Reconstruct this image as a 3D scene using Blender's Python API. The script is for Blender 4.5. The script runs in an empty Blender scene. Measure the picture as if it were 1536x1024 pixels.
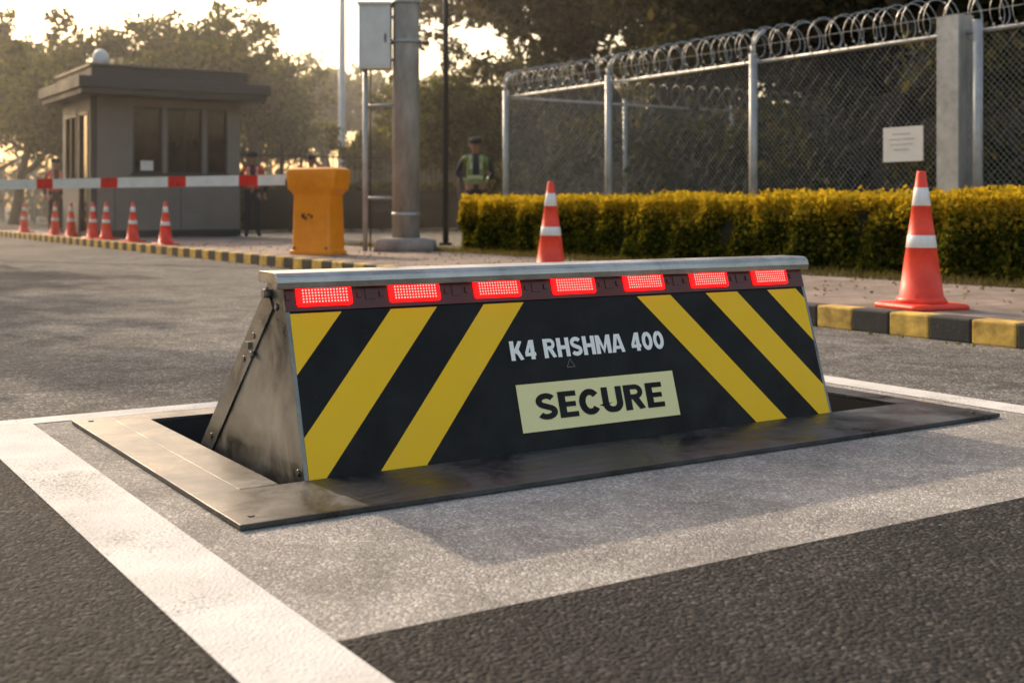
import bpy, math, random
import numpy as np
from mathutils import Vector, Matrix

random.seed(7)
scene = bpy.context.scene
CU, SU = 0.8413, 0.5406          # road frame: u across the road, v along it
ANG = math.atan2(SU, CU)
def W(u, v, z=0.0):
    return Vector((CU*u - SU*v, SU*u + CU*v, z))

# ------------------------------------------------------------------ materials
def newmat(name):
    m = bpy.data.materials.new(name); m.use_nodes = True
    nt = m.node_tree
    return m, nt, nt.nodes['Principled BSDF']
def N(nt, t, **kw):
    n = nt.nodes.new(t)
    for k, v in kw.items(): setattr(n, k, v)
    return n
def L(nt, a, b): nt.links.new(a, b)
def coords(nt, scale=(1,1,1), kind='Object'):
    tc = N(nt, 'ShaderNodeTexCoord'); mp = N(nt, 'ShaderNodeMapping')
    mp.inputs['Scale'].default_value = scale
    L(nt, tc.outputs[kind], mp.inputs['Vector']); return mp.outputs[0]
def noise(nt, vec, scale, detail=4, rough=.55, dist=0):
    n = N(nt, 'ShaderNodeTexNoise')
    n.inputs['Scale'].default_value = scale; n.inputs['Detail'].default_value = detail
    n.inputs['Roughness'].default_value = rough; n.inputs['Distortion'].default_value = dist
    L(nt, vec, n.inputs['Vector']); return n.outputs['Fac']
def ramp(nt, fac, stops):
    r = N(nt, 'ShaderNodeValToRGB'); e = r.color_ramp.elements
    while len(e) < len(stops): e.new(.5)
    for i, (p, c) in enumerate(stops):
        e[i].position = p
        e[i].color = (c, c, c, 1) if not isinstance(c, tuple) else (*c, 1)
    L(nt, fac, r.inputs[0]); return r.outputs[0]
def mix(nt, fac, a, b, blend='MIX'):
    m = N(nt, 'ShaderNodeMix', data_type='RGBA', blend_type=blend)
    for s, v in ((m.inputs[0], fac), (m.inputs[6], a), (m.inputs[7], b)):
        if isinstance(v, (int, float)): s.default_value = v
        elif isinstance(v, tuple): s.default_value = (*v, 1)
        else: L(nt, v, s)
    return m.outputs[2]
def math_(nt, op, a, b):
    m = N(nt, 'ShaderNodeMath', operation=op)
    for s, v in ((m.inputs[0], a), (m.inputs[1], b)):
        if isinstance(v, (int, float)): s.default_value = v
        else: L(nt, v, s)
    return m.outputs[0]
def bump(nt, bs, h, strength=.5, dist=.01, prev=None):
    b = N(nt, 'ShaderNodeBump'); b.inputs['Strength'].default_value = strength
    b.inputs['Distance'].default_value = dist; L(nt, h, b.inputs['Height'])
    if prev: L(nt, prev, b.inputs['Normal'])
    L(nt, b.outputs[0], bs.inputs['Normal']); return b.outputs[0]

def basic(name, col, rough=.6, metal=0, var=.25, nscale=6, bmp=0, rvar=.15, stretch=(1,1,1)):
    m, nt, bs = newmat(name)
    vec = coords(nt, stretch)
    n1 = noise(nt, vec, nscale, 4, .65)
    dark = tuple(c*(1-var) for c in col); lite = tuple(min(1, c*(1+var*.6)) for c in col)
    L(nt, ramp(nt, n1, [(.3, dark), (.7, lite)]), bs.inputs['Base Color'])
    L(nt, ramp(nt, n1, [(.3, max(0, rough-rvar)), (.7, min(1, rough+rvar))]), bs.inputs['Roughness'])
    bs.inputs['Metallic'].default_value = metal
    if bmp: bump(nt, bs, noise(nt, vec, nscale*8, 3), bmp, .004)
    return m

def asphalt(name, c0, c1, agg=150, cracks=.5, bstr=.8, patch=1.0, tint=(1, .97, .93), sc=1.0, stain=0.0):
    m, nt, bs = newmat(name); vec = coords(nt)
    big = noise(nt, vec, .9*patch, 5, .62, .4)
    base = ramp(nt, big, [(.3, tuple(c0*t for t in tint)), (.7, tuple(c1*t for t in tint))])
    v = N(nt, 'ShaderNodeTexVoronoi'); v.inputs['Scale'].default_value = agg; L(nt, vec, v.inputs['Vector'])
    sep = N(nt, 'ShaderNodeSeparateColor'); L(nt, v.outputs['Color'], sep.inputs[0])
    f = lambda x: 1+(x-1)*sc
    stones = ramp(nt, sep.outputs[0], [(0, f(.45)), (.6, f(1.0)), (.85, f(1.6)), (1, f(2.8))])
    col = mix(nt, 1.0, base, stones, 'MULTIPLY')
    fine = noise(nt, vec, agg*.95, 2, .7)
    col = mix(nt, .8, col, ramp(nt, fine, [(.3, f(.5)), (.7, f(1.5))]), 'MULTIPLY')
    if stain:
        stn = noise(nt, vec, 3.7, 4, .7, .8)
        col = mix(nt, 1.0, col, ramp(nt, stn, [(.35, 1-stain), (.6, 1.06)]), 'MULTIPLY')
    h = math_(nt, 'MULTIPLY', v.outputs['Distance'], -1.3)
    h = math_(nt, 'ADD', h, math_(nt, 'MULTIPLY', fine, .5))
    if cracks:
        wv = N(nt, 'ShaderNodeVectorMath', operation='ADD'); nn = N(nt, 'ShaderNodeTexNoise')
        nn.inputs['Scale'].default_value = 3; nn.inputs['Detail'].default_value = 4; L(nt, vec, nn.inputs['Vector'])
        sv = N(nt, 'ShaderNodeVectorMath', operation='SCALE'); sv.inputs['Scale'].default_value = .5
        L(nt, nn.outputs['Color'], sv.inputs[0]); L(nt, vec, wv.inputs[0]); L(nt, sv.outputs[0], wv.inputs[1])
        vc = N(nt, 'ShaderNodeTexVoronoi', feature='DISTANCE_TO_EDGE'); vc.inputs['Scale'].default_value = 1.3
        L(nt, wv.outputs[0], vc.inputs['Vector'])
        ck = ramp(nt, vc.outputs['Distance'], [(0, 0.0), (.005, 1.0)])
        mask = ramp(nt, big, [(.40, 1.0), (.50, 0.0)])
        ckm = math_(nt, 'MAXIMUM', ck, mask)
        col = mix(nt, cracks, col, ckm, 'MULTIPLY')
        h = math_(nt, 'ADD', h, math_(nt, 'MULTIPLY', ckm, cracks))
    L(nt, col, bs.inputs['Base Color']); bs.inputs['Roughness'].default_value = .88
    bs.inputs['Specular IOR Level'].default_value = .3
    bump(nt, bs, h, bstr, .006)
    return m

M = {}
M['asphalt'] = asphalt('asphalt_dark', .018, .036, 105, .6, 1.0, 1, (1, .93, .87), 1.25, .25)
M['road'] = asphalt('road_worn_asphalt', .085, .20, 105, .45, .8, .6, (1, .94, .86), .85, .45)
M['concrete'] = asphalt('concrete_apron', .26, .40, 165, .3, .5, 1.3, (1, .925, .83), .45, .28)
M['ground'] = asphalt('ground_soil', .13, .2, 40, 0, .6, .5, (1, .86, .66))

def paint_white(name, c=.74):
    m, nt, bs = newmat(name); vec = coords(nt)
    n = noise(nt, vec, 2.2, 7, .7); n2 = noise(nt, vec, 110, 3, .75)
    s = math_(nt, 'ADD', math_(nt, 'MULTIPLY', n, .75), math_(nt, 'MULTIPLY', n2, .7))
    wear = ramp(nt, s, [(.54, 0.0), (.66, 1.0)])
    white = ramp(nt, noise(nt, vec, 5, 5), [(.3, (c*.76, c*.73, c*.68)), (.7, (c, c*.97, c*.92))])
    L(nt, mix(nt, wear, (.26, .24, .215), white), bs.inputs['Base Color'])
    bs.inputs['Roughness'].default_value = .85
    v = N(nt, 'ShaderNodeTexVoronoi'); v.inputs['Scale'].default_value = 120; L(nt, vec, v.inputs['Vector'])
    bump(nt, bs, math_(nt, 'ADD', v.outputs['Distance'], n2), .6, .004)
    return m
M['line'] = paint_white('road_paint_white')

def pavers():
    m, nt, bs = newmat('pavement_pavers'); vec = coords(nt)
    b = N(nt, 'ShaderNodeTexBrick'); b.inputs['Scale'].default_value = 1
    b.inputs['Brick Width'].default_value = .2; b.inputs['Row Height'].default_value = .1
    b.inputs['Mortar Size'].default_value = .004
    b.inputs['Color1'].default_value = (.27, .20, .155, 1); b.inputs['Color2'].default_value = (.36, .28, .23, 1)
    b.inputs['Mortar'].default_value = (.12, .1, .08, 1); L(nt, vec, b.inputs['Vector'])
    c = mix(nt, 1.0, b.outputs['Color'], ramp(nt, noise(nt, vec, 1.4, 6, .7), [(.3, .45), (.7, 1.15)]), 'MULTIPLY')
    L(nt, c, bs.inputs['Base Color']); bs.inputs['Roughness'].default_value = .85
    bump(nt, bs, math_(nt, 'SUBTRACT', noise(nt, vec, 90, 2), math_(nt, 'MULTIPLY', b.outputs['Fac'], 2)), .5, .004)
    return m
M['pavers'] = pavers()

def steel(name, col, rough, metal=.9, stretch=(2, 2, 60), grime=.6, rv=.5):
    m, nt, bs = newmat(name)
    v1 = coords(nt, stretch); v0 = coords(nt)
    streak = noise(nt, v1, 4, 5, .6); pat = noise(nt, v0, 4, 7, .72, .5)
    c = mix(nt, 1.0, col, ramp(nt, pat, [(.3, 1-grime), (.65, 1.2)]), 'MULTIPLY')
    c = mix(nt, .4, c, ramp(nt, streak, [(.3, .55), (.7, 1.35)]), 'MULTIPLY')
    L(nt, c, bs.inputs['Base Color'])
    L(nt, ramp(nt, pat, [(.3, rough-rv*.35), (.7, min(1, rough+rv*.5))]), bs.inputs['Roughness']); bs.inputs['Metallic'].default_value = metal
    bump(nt, bs, math_(nt, 'ADD', math_(nt, 'MULTIPLY', streak, .4), pat), .25, .002)
    return m
M['plate'] = steel('steel_frame_plate', (.105, .107, .11), .40, .7, (1.5, 9, 1.5), .7, .6)
M['side'] = steel('brushed_steel', (.27, .265, .25), .38, .9, (30, 1.5, 1.5), .65)
M['cap'] = steel('stainless_cap', (.44, .43, .41), .34, .95, (1, 40, 40), .45, .3)
M['pit'] = basic('pit_dark_steel', (.03, .028, .026), .8)
M['bolt'] = basic('bolt_steel', (.2, .19, .18), .45, .9)

def panel_paint(name, col, rough, dust=.12, scr=.5, spec=.3):
    m, nt, bs = newmat(name); vec = coords(nt)
    d = ramp(nt, noise(nt, vec, 6, 7, .75), [(.45, 0.0), (.8, dust)])
    sc = ramp(nt, noise(nt, coords(nt, (14, 14, 90)), 3, 5, .8), [(.70, 0.0), (.74, scr)])
    sp = ramp(nt, noise(nt, vec, 160, 2, .8), [(.68, 0.0), (.74, scr)])
    c = mix(nt, d, col, (.35, .32, .28))
    c = mix(nt, math_(nt, 'MULTIPLY', math_(nt, 'MAXIMUM', sc, sp), .4), c, (.3, .28, .25))
    L(nt, c, bs.inputs['Base Color']); bs.inputs['Specular IOR Level'].default_value = spec
    L(nt, ramp(nt, noise(nt, vec, 9, 4), [(.3, rough-.1), (.7, rough+.12)]), bs.inputs['Roughness'])
    return m
M['black'] = panel_paint('panel_black_paint', (.0055, .0055, .006), .45, .03, .35, .2)
M['yellow'] = panel_paint('panel_yellow_film', (.97, .57, .008), .5, .06, .4)
M['cream'] = panel_paint('cream_decal', (.88, .80, .42), .5, .1, .3)
M['letter'] = panel_paint('white_letter', (.92, .92, .90), .5, .06, .2)
M['strip'] = basic('strip_housing_red_spill', (.10, .012, .009), .35)  # red in the base colour stands for lamp glow on the housing
def emis(name, col, st):
    m, nt, bs = newmat(name)
    bs.inputs['Base Color'].default_value = (.2, .003, .003, 1); bs.inputs['Roughness'].default_value = .4
    bs.inputs['Specular IOR Level'].default_value = .15
    bs.inputs['Emission Color'].default_value = (*col, 1); bs.inputs['Emission Strength'].default_value = st
    return m
M['led_lens'] = emis('led_red_lens', (1, .006, .006), 2.6)
M['led_dot'] = emis('led_diode', (1, .11, .09), 7)
M['kerb_y'] = basic('kerb_yellow', (.66, .42, .09), .8, 0, .55, 9, .5)
M['kerb_k'] = basic('kerb_black', (.045, .042, .038), .8, 0, .55, 9, .5)
M['orange'] = basic('orange_powdercoat', (.97, .30, .012), .45, 0, .18, 3)
M['red_gl'] = basic('red_paint', (.74, .03, .02), .4)
M['white_gl'] = basic('white_paint', (.80, .79, .77), .4, 0, .12)
M['cone_or'] = basic('cone_orange_pvc', (.93, .06, .025), .5, 0, .25, 7)
M['cone_wh'] = basic('cone_reflective_sleeve', (.82, .81, .80), .4, 0, .15, 10)
M['galv'] = basic('galvanised_steel', (.42, .43, .43), .5, .4, .25, 8)
M['wire'] = basic('chain_link_wire', (.30, .30, .29), .55, .3, .2)
M['dkmetal'] = basic('dark_iron', (.05, .05, .05), .5, .4)
M['pole'] = basic('concrete_pole', (.34, .325, .30), .85, 0, .4, 5, .5, stretch=(1, 1, .35))
M['plinth'] = basic('plinth_concrete', (.28, .26, .235), .9, 0, .4, 5, .6)
M['box'] = basic('meter_box_enamel', (.62, .63, .62), .45, .1, .15, 3)
M['wall'] = basic('booth_wall_panel', (.20, .185, .165), .7, 0, .2, 1.6, .2)
M['trim'] = basic('booth_dark_trim', (.045, .045, .047), .5, .2, .2)
M['roof'] = basic('booth_roof_metal', (.04, .044, .05), .6, .1, .25, 2)
M['wallb'] = basic('sky_gap_wall_brown', (.15, .125, .095), .9, 0, .45, .7, .4)
mg, ntg, bg = newmat('window_glass')
bg.inputs['Roughness'].default_value = .06; M['glass'] = mg
L(ntg, ramp(ntg, noise(ntg, coords(ntg), 2.2, 3), [(.35, (.006, .006, .007)), (.75, (.06, .04, .03))]), bg.inputs['Base Color'])
bg.inputs['Specular IOR Level'].default_value = .3
M['paper'] = basic('paper_white', (.74, .73, .70), .8, 0, .08)
M['ink'] = basic('printed_ink', (.10, .06, .04), .8)
M['inks'] = basic('printed_ink_pale', (.42, .33, .32), .8)
M['bark'] = basic('bark', (.10, .08, .06), .95, 0, .5, 7, 1.0, stretch=(1, 1, .25))
M['skin'] = basic('skin', (.28, .15, .095), .55, 0, .1)
M['hair'] = basic('hair_black', (.01, .009, .008), .5)
M['navy'] = basic('uniform_navy', (.014, .018, .028), .85, 0, .3, 12)
M['vest_g'] = basic('hivis_vest_green', (.17, .24, .07), .7, 0, .3, 12)
M['vest_r'] = basic('hivis_vest_red', (.60, .05, .03), .7, 0, .2, 12)
M['reflect'] = basic('reflective_tape', (.42, .46, .30), .4, 0, .1)
M['shoe'] = basic('boot_leather', (.012, .011, .01), .4)

def leafmat(name, c0, c1, c2, trans=.4, ztip_sunlit=None):
    m = bpy.data.materials.new(name); m.use_nodes = True; nt = m.node_tree
    nt.nodes.remove(nt.nodes['Principled BSDF'])
    df = N(nt, 'ShaderNodeBsdfDiffuse')
    geo = N(nt, 'ShaderNodeNewGeometry')
    f = geo.outputs['Random Per Island']
    col = ramp(nt, f, [(.1, c0), (.5, c1), (.95, c2)])
    if ztip_sunlit:
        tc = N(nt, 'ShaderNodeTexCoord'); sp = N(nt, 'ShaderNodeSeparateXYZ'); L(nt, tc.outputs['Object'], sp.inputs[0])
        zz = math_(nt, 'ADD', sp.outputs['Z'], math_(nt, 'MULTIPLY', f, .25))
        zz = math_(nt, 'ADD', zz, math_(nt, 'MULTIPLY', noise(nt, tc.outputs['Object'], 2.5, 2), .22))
        col = mix(nt, ramp(nt, zz, [(ztip_sunlit[0], 0.0), (ztip_sunlit[1], .9)]), col, ztip_sunlit[2])  # top leaves yellowed by height: new growth, plus sunlight put into the colour
    L(nt, col, df.inputs['Color'])
    out = nt.nodes['Material Output'].inputs['Surface']
    if trans:
        tr = N(nt, 'ShaderNodeBsdfTranslucent'); L(nt, mix(nt, 1.0, col, (1.5, 1.35, .7), 'MULTIPLY'), tr.inputs['Color'])
        ms = N(nt, 'ShaderNodeMixShader'); ms.inputs[0].default_value = trans
        L(nt, df.outputs[0], ms.inputs[1]); L(nt, tr.outputs[0], ms.inputs[2]); L(nt, ms.outputs[0], out)
    else: L(nt, df.outputs[0], out)
    return m
M['leaf'] = leafmat('foliage_leaf', (.04, .05, .020), (.075, .088, .032), (.14, .14, .05), .45)
M['leafd'] = leafmat('foliage_leaf_dark', (.028, .032, .016), (.052, .054, .025), (.10, .09, .042), .3)
M['leaff'] = leafmat('foliage_leaf_haze_pale', (.11, .12, .065), (.17, .17, .09), (.24, .22, .12), .45)  # distant leaves paled so haze is part of their colour
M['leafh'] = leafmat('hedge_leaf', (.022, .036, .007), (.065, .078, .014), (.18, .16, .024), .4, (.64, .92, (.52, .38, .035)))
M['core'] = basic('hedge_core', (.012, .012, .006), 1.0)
M['grass'] = leafmat('dry_grass', (.10, .08, .035), (.18, .14, .06), (.12, .13, .04), .3)

# ------------------------------------------------------------------ mesh builder
class MB:
    def __init__(s): s.v = []; s.f = []; s.m = []; s.mats = []; s.sm = []
    def mi(s, k):
        if k not in s.mats: s.mats.append(k)
        return s.mats.index(k)
    def face(s, pts, k, smooth=False):
        b = len(s.v); s.v += [tuple(p) for p in pts]; s.f.append(tuple(range(b, b+len(pts))))
        s.m.append(s.mi(k)); s.sm.append(smooth)
    def hexa(s, p, k):
        b = len(s.v); s.v += [tuple(q) for q in p]
        for f in ((0,3,2,1),(4,5,6,7),(0,1,5,4),(1,2,6,5),(2,3,7,6),(3,0,4,7)):
            s.f.append(tuple(b+i for i in f)); s.m.append(s.mi(k)); s.sm.append(False)
    def box(s, x0, x1, y0, y1, z0, z1, k):
        s.hexa([(x0,y0,z0),(x1,y0,z0),(x1,y1,z0),(x0,y1,z0),(x0,y0,z1),(x1,y0,z1),(x1,y1,z1),(x0,y1,z1)], k)
    def tube(s, p0, p1, r0, r1=None, n=8, k='galv', caps=True):
        r1 = r0 if r1 is None else r1
        p0 = Vector(p0); p1 = Vector(p1); d = (p1-p0).normalized()
        a = d.orthogonal().normalized(); c = d.cross(a); b = len(s.v)
        for p, r in ((p0, r0), (p1, r1)):
            for i in range(n):
                t = 2*math.pi*i/n; s.v.append(tuple(p + (a*math.cos(t)+c*math.sin(t))*r))
        for i in range(n):
            j = (i+1) % n; s.f.append((b+i, b+j, b+n+j, b+n+i)); s.m.append(s.mi(k)); s.sm.append(n > 4)
        if caps:
            s.f.append(tuple(b+i for i in reversed(range(n)))); s.m.append(s.mi(k)); s.sm.append(False)
            s.f.append(tuple(b+n+i for i in range(n))); s.m.append(s.mi(k)); s.sm.append(False)
    def loft(s, rings, ks, closed_caps=True, smooth=True):
        b = len(s.v); n = len(rings[0])
        for r in rings: s.v += [tuple(p) for p in r]
        for j in range(len(rings)-1):
            for i in range(n):
                i2 = (i+1) % n
                s.f.append((b+j*n+i, b+j*n+i2, b+(j+1)*n+i2, b+(j+1)*n+i))
                s.m.append(s.mi(ks[j] if isinstance(ks, list) else ks)); s.sm.append(smooth)
        if closed_caps:
            k0 = ks[0] if isinstance(ks, list) else ks; k1 = ks[-1] if isinstance(ks, list) else ks
            s.f.append(tuple(b+i for i in reversed(range(n)))); s.m.append(s.mi(k0)); s.sm.append(False)
            e = b+(len(rings)-1)*n
            s.f.append(tuple(e+i for i in range(n))); s.m.append(s.mi(k1)); s.sm.append(False)
    def make(s, name, parent=None, bevel=0, loc=None, rot=None):
        me = bpy.data.meshes.new(name); me.from_pydata(s.v, [], s.f)
        for k in s.mats: me.materials.append(M[k])
        me.polygons.foreach_set('material_index', s.m)
        me.polygons.foreach_set('use_smooth', s.sm); me.update()
        o = bpy.data.objects.new(name, me); scene.collection.objects.link(o)
        if parent: o.parent = parent
        if loc is not None: o.location = loc
        if rot is not None: o.rotation_euler = (0, 0, rot)
        if bevel:
            b = o.modifiers.new('bevel', 'BEVEL'); b.width = bevel; b.segments = 2; b.limit_method = 'ANGLE'
        return o
def ring(r, z, n=24, cx=0, cy=0):
    return [(cx+r*math.cos(2*math.pi*i/n), cy+r*math.sin(2*math.pi*i/n), z) for i in range(n)]
def rrect(hx, hy, z, r, cx=0, cy=0, n=4):
    out = []
    for qx, qy, a0 in ((1, 1, 0), (-1, 1, 90), (-1, -1, 180), (1, -1, 270)):
        for i in range(n+1):
            t = math.radians(a0+90*i/n)
            out.append((cx+qx*(hx-r)+r*math.cos(t), cy+qy*(hy-r)+r*math.sin(t), z))
    return out
def empty(name, loc, rot=ANG):
    e = bpy.data.objects.new(name, None); e.empty_display_size = .3
    e.location = loc; e.rotation_euler = (0, 0, rot); scene.collection.objects.link(e); return e

# ------------------------------------------------------------------ ground sheets (road frame)
PIT = (1.213, 3.64, 3.02, 4.18)
def sheet(name, u0, u1, v0, v1, z, k, hole=None):
    mb = MB()
    def q(a, b, c, d): mb.face([(a, c, z), (b, c, z), (b, d, z), (a, d, z)], k)
    if hole:
        a, b, c, d = hole
        q(u0, u1, v0, c); q(u0, u1, d, v1); q(u0, a, c, d); q(b, u1, c, d)
    else: q(u0, u1, v0, v1)
    return mb.make(name, None, rot=ANG)
sheet('ground', -500, 700, -300, 900, 0.0, 'ground', PIT)
sheet('road', -6.2, 5.70, -40, 140, .004, 'road', PIT)
sheet('concrete_apron', .87, 3.893, 1.912, 4.38, .008, 'concrete', PIT)
mb = MB()
for a, b, c, d in ((-6.1, .668, -20, 4.45), (.87, 5.6, -20, 1.912)):
    mb.face([(a, c, .008), (b, c, .008), (b, d, .008), (a, d, .008)], 'asphalt')
mb.make('asphalt_patch', rot=ANG)
mb = MB()
for a, b, c, d in ((.668, .87, -20, 4.50), (3.893, 4.05, 1.912, 4.5), (.87, 3.893, 4.38, 4.50)):
    mb.face([(a, c, .010), (b, c, .010), (b, d, .010), (a, d, .010)], 'line')
mb.make('road_marking', rot=ANG)
sheet('soil_verge', 5.86, 300, -40, 300, .118, 'ground')
mb = MB(); mb.box(5.85, 8.25, -40, 60, 0, .13, 'pavers'); mb.make('pavement', rot=ANG)
mb = MB(); y = -12.0; i = 0
while y < 60:
    mb.box(5.70, 5.848, y, y+.275, 0, .137, 'kerb_y' if i % 2 else 'kerb_k'); y += .28; i += 1
mb.make('kerb', rot=ANG, bevel=.012)

# ------------------------------------------------------------------ road blocker
RB = empty('road_blocker_barrier', W(1.288, 3.02, 0))
TH = math.atan(.304); ST, CT = math.sin(TH), math.cos(TH); LEN = 2.007
def FP(x, s, n=0): return (x, s*ST - n*CT, s*CT + n*ST)
mb = MB()   # pit lining
x0, x1, y0, y1 = PIT[0]-1.288, PIT[1]-1.288, 0.0, PIT[3]-3.02
for p in ([(x0,y0,.01),(x1,y0,.01),(x1,y0,-.6),(x0,y0,-.6)], [(x0,y1,.01),(x1,y1,.01),(x1,y1,-.6),(x0,y1,-.6)],
          [(x0,y0,.01),(x0,y1,.01),(x0,y1,-.6),(x0,y0,-.6)], [(x1,y0,.01),(x1,y1,.01),(x1,y1,-.6),(x1,y0,-.6)],
          [(x0,y0,-.6),(x1,y0,-.6),(x1,y1,-.6),(x0,y1,-.6)]): mb.face(p, 'pit')
mb.make('pit_lining', RB)
ox0, ox1, oy0, oy1 = .98-1.288, 3.757-1.288, 2.673-3.02, 4.303-3.02
mb = MB()
mb.box(ox0, ox1, oy0, oy0+.135, .011, .024, 'plate')
mb.box(ox0+.003, ox1-.003, oy0+.1365, -.004, .011, .0225, 'plate')
mb.box(ox0, x0-.11, oy0+.1365, oy1, .011, .0235, 'plate')
mb.box(x0-.1085, x0, -.001, oy1, .011, .0228, 'plate')
mb.box(x0+.002, ox1, y1, oy1-.001, .011, .0225, 'plate')
mb.box(x1, ox1-.002, -.001, y1-.002, .011, .0225, 'plate')
mb.make('frame_plate', RB, bevel=.001)
mb = MB()
for xx in (ox0+.05, ox1-.06):
    mb.tube((xx, oy0+.065, .024), (xx, oy0+.065, .0265), .009, .008, 12, 'plate')
for yy in (oy1-.06,):
    mb.tube((ox0+.05, yy, .024), (ox0+.05, yy, .0265), .009, .008, 12, 'plate')
mb.make('frame_bolts', RB)
mb = MB()
mb.hexa([FP(.012, -.12, -.02), FP(LEN-.012, -.12, -.02), FP(LEN-.012, -.12, 0), FP(.012, -.12, 0),
         FP(.012, .478, -.02), FP(LEN-.012, .478, -.02), FP(LEN-.012, .478, 0), FP(.012, .478, 0)], 'black')
mb.make('front_panel', RB)
mb = MB()
prof = [(-.03, -.1), (0, 0), (.163, .54), (.262, .54), (.90, -.06), (.90, -.1)]
for xa, xb in ((0, .012), (LEN-.012, LEN)):
    n = len(prof); mb.face([(xa, p[0], p[1]) for p in prof], 'side'); mb.face([(xb, p[0], p[1]) for p in reversed(prof)], 'side')
    for i in range(n):
        a, b = prof[i], prof[(i+1) % n]
        mb.face([(xa, *a), (xa, *b), (xb, *b), (xb, *a)], 'side')
mb.make('side_panel', RB)
mb = MB()   # flange strip along the rear edge + hinge + bolts
def strip(x_a, x_b, p, q, wd):
    p = Vector((0, *p)); q = Vector((0, *q)); d = (q-p).normalized(); nrm = Vector((0, -d.z, d.y))
    if nrm.y > 0: nrm = -nrm
    pts = [p, q, q+nrm*wd, p+nrm*wd]
    mb.hexa([(x_a, a.y, a.z) for a in pts] + [(x_b, a.y, a.z) for a in pts], 'side')
strip(-.006, -.0005, (.27, .52), (.885, -.06), .075)
strip(LEN+.0005, LEN+.006, (.27, .52), (.885, -.06), .075)
for t in (.2, .33, .8):
    c = Vector((0, .27+.615*t, .52-.58*t)) + Vector((0, -.03, -.028))
    mb.tube((-.010, c.y, c.z), (-.005, c.y, c.z), .008, .009, 10, 'bolt')
for c in ((.045, .035), (.20, .47)):
    mb.tube((-.006, c[0], c[1]), (0, c[0], c[1]), .009, .010, 10, 'bolt')
mb.box(-.016, -.006, .385, .415, .335, .355, 'bolt'); mb.tube((-.018, .365, .32), (-.006, .365, .32), .010, .010, 12, 'bolt')
mb.tube((-.026, .245, .505), (0, .245, .505), .013, .013, 12, 'bolt')
mb.make('side_flange', RB)
mb = MB()
mb.hexa([(.013, .255, .535), (LEN-.013, .255, .535), (LEN-.013, .895, -.065), (.013, .895, -.065),
         (.013, .248, .522), (LEN-.013, .248, .522), (LEN-.013, .885, -.08), (.013, .885, -.08)], 'plate')
mb.make('rear_ramp_plate', RB)
mb = MB()
cp = [(.135, .522), (.131, .54), (.135, .556), (.147, .566), (.16, .569), (.262, .569), (.272, .563), (.275, .55), (.275, .538), (.17, .537), (.165, .522)]
mb.loft([[(-.028, a, b) for a, b in cp], [(LEN+.018, a, b) for a, b in cp]], 'cap')
mb.sm = [False]*len(mb.sm)
o = mb.make('top_cap', RB, bevel=.002)
mb = MB()
mb.hexa([FP(.002, .480, -.03), FP(LEN-.002, .480, -.03), FP(LEN-.002, .480, .004), FP(.002, .480, .004),
         FP(.002, .560, -.03), FP(LEN-.002, .560, -.03), FP(LEN-.002, .560, .004), FP(.002, .560, .004)], 'strip')
mb.make('light_strip', RB)
mb = MB()
def fbox(xa, xb, sa, sb, na, nb, k):
    mb.hexa([FP(xa, sa, na), FP(xb, sa, na), FP(xb, sa, nb), FP(xa, sa, nb), FP(xa, sb, na), FP(xb, sb, na), FP(xb, sb, nb), FP(xa, sb, nb)], k)
for i in range(7):
    xc = .118 + .2868*i; sc = .520
    rings = []
    for nn, ins in ((.004, 0), (.010, 0), (.013, .004)):
        rings.append([FP(xc+p[0], sc+p[1], nn) for p in rrect(.084-ins, .028-ins, 0, .008)])
    mb.loft(rings, 'led_lens')
    for gx in range(15):
        for gy in range(5):
            px = xc-.066+gx*.00943; ps = sc-.0165+gy*.00825
            mb.face([FP(px-.0023, ps-.0020, .0142), FP(px+.0023, ps-.0020, .0142), FP(px+.0023, ps+.0020, .0142), FP(px-.0023, ps+.0020, .0142)], 'led_dot')
mb.make('led_modules', RB)
mb = MB()
for i in range(7):
    xc = .118 + .2868*i
    for sx in (-1, 1):
        fbox(xc+sx*.108-.006, xc+sx*.108+.006, .512, .528, .0041, .008, 'strip')
    if i < 6: fbox(xc+.128, xc+.158, .505, .535, .0041, .0065, 'strip')
mb.make('led_brackets', RB)
mb = MB(); ST0, ST1 = 0.002, .474; XA, XB = .012, LEN-.012
def clip_poly(pts):
    for axis, lim, sgn in ((0, XA, 1), (0, XB, -1)):
        out = []
        for i in range(len(pts)):
            a, b = pts[i], pts[(i+1) % len(pts)]
            da, db = sgn*(a[0]-lim), sgn*(b[0]-lim)
            if da >= 0: out.append(a)
            if da*db < 0:
                t = da/(da-db); out.append((a[0]+t*(b[0]-a[0]), a[1]+t*(b[1]-a[1])))
        pts = out
        if not pts: return []
    return pts
def stripe(tl, tr, dx):
    p = clip_poly([(tl+dx, ST0), (tr+dx, ST0), (tr, ST1), (tl, ST1)])
    if p: mb.face([FP(a, b, .0015) for a, b in p], 'yellow')
for tl, tr in ((.013, .1675), (.323, .4756), (.638, .783)): stripe(tl, tr, -.43)
for tl, tr in ((1.230, 1.373), (1.530, 1.6755), (1.8196, 1.962)): stripe(tl, tr, .428)
mb.make('hazard_stripes', RB)
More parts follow.
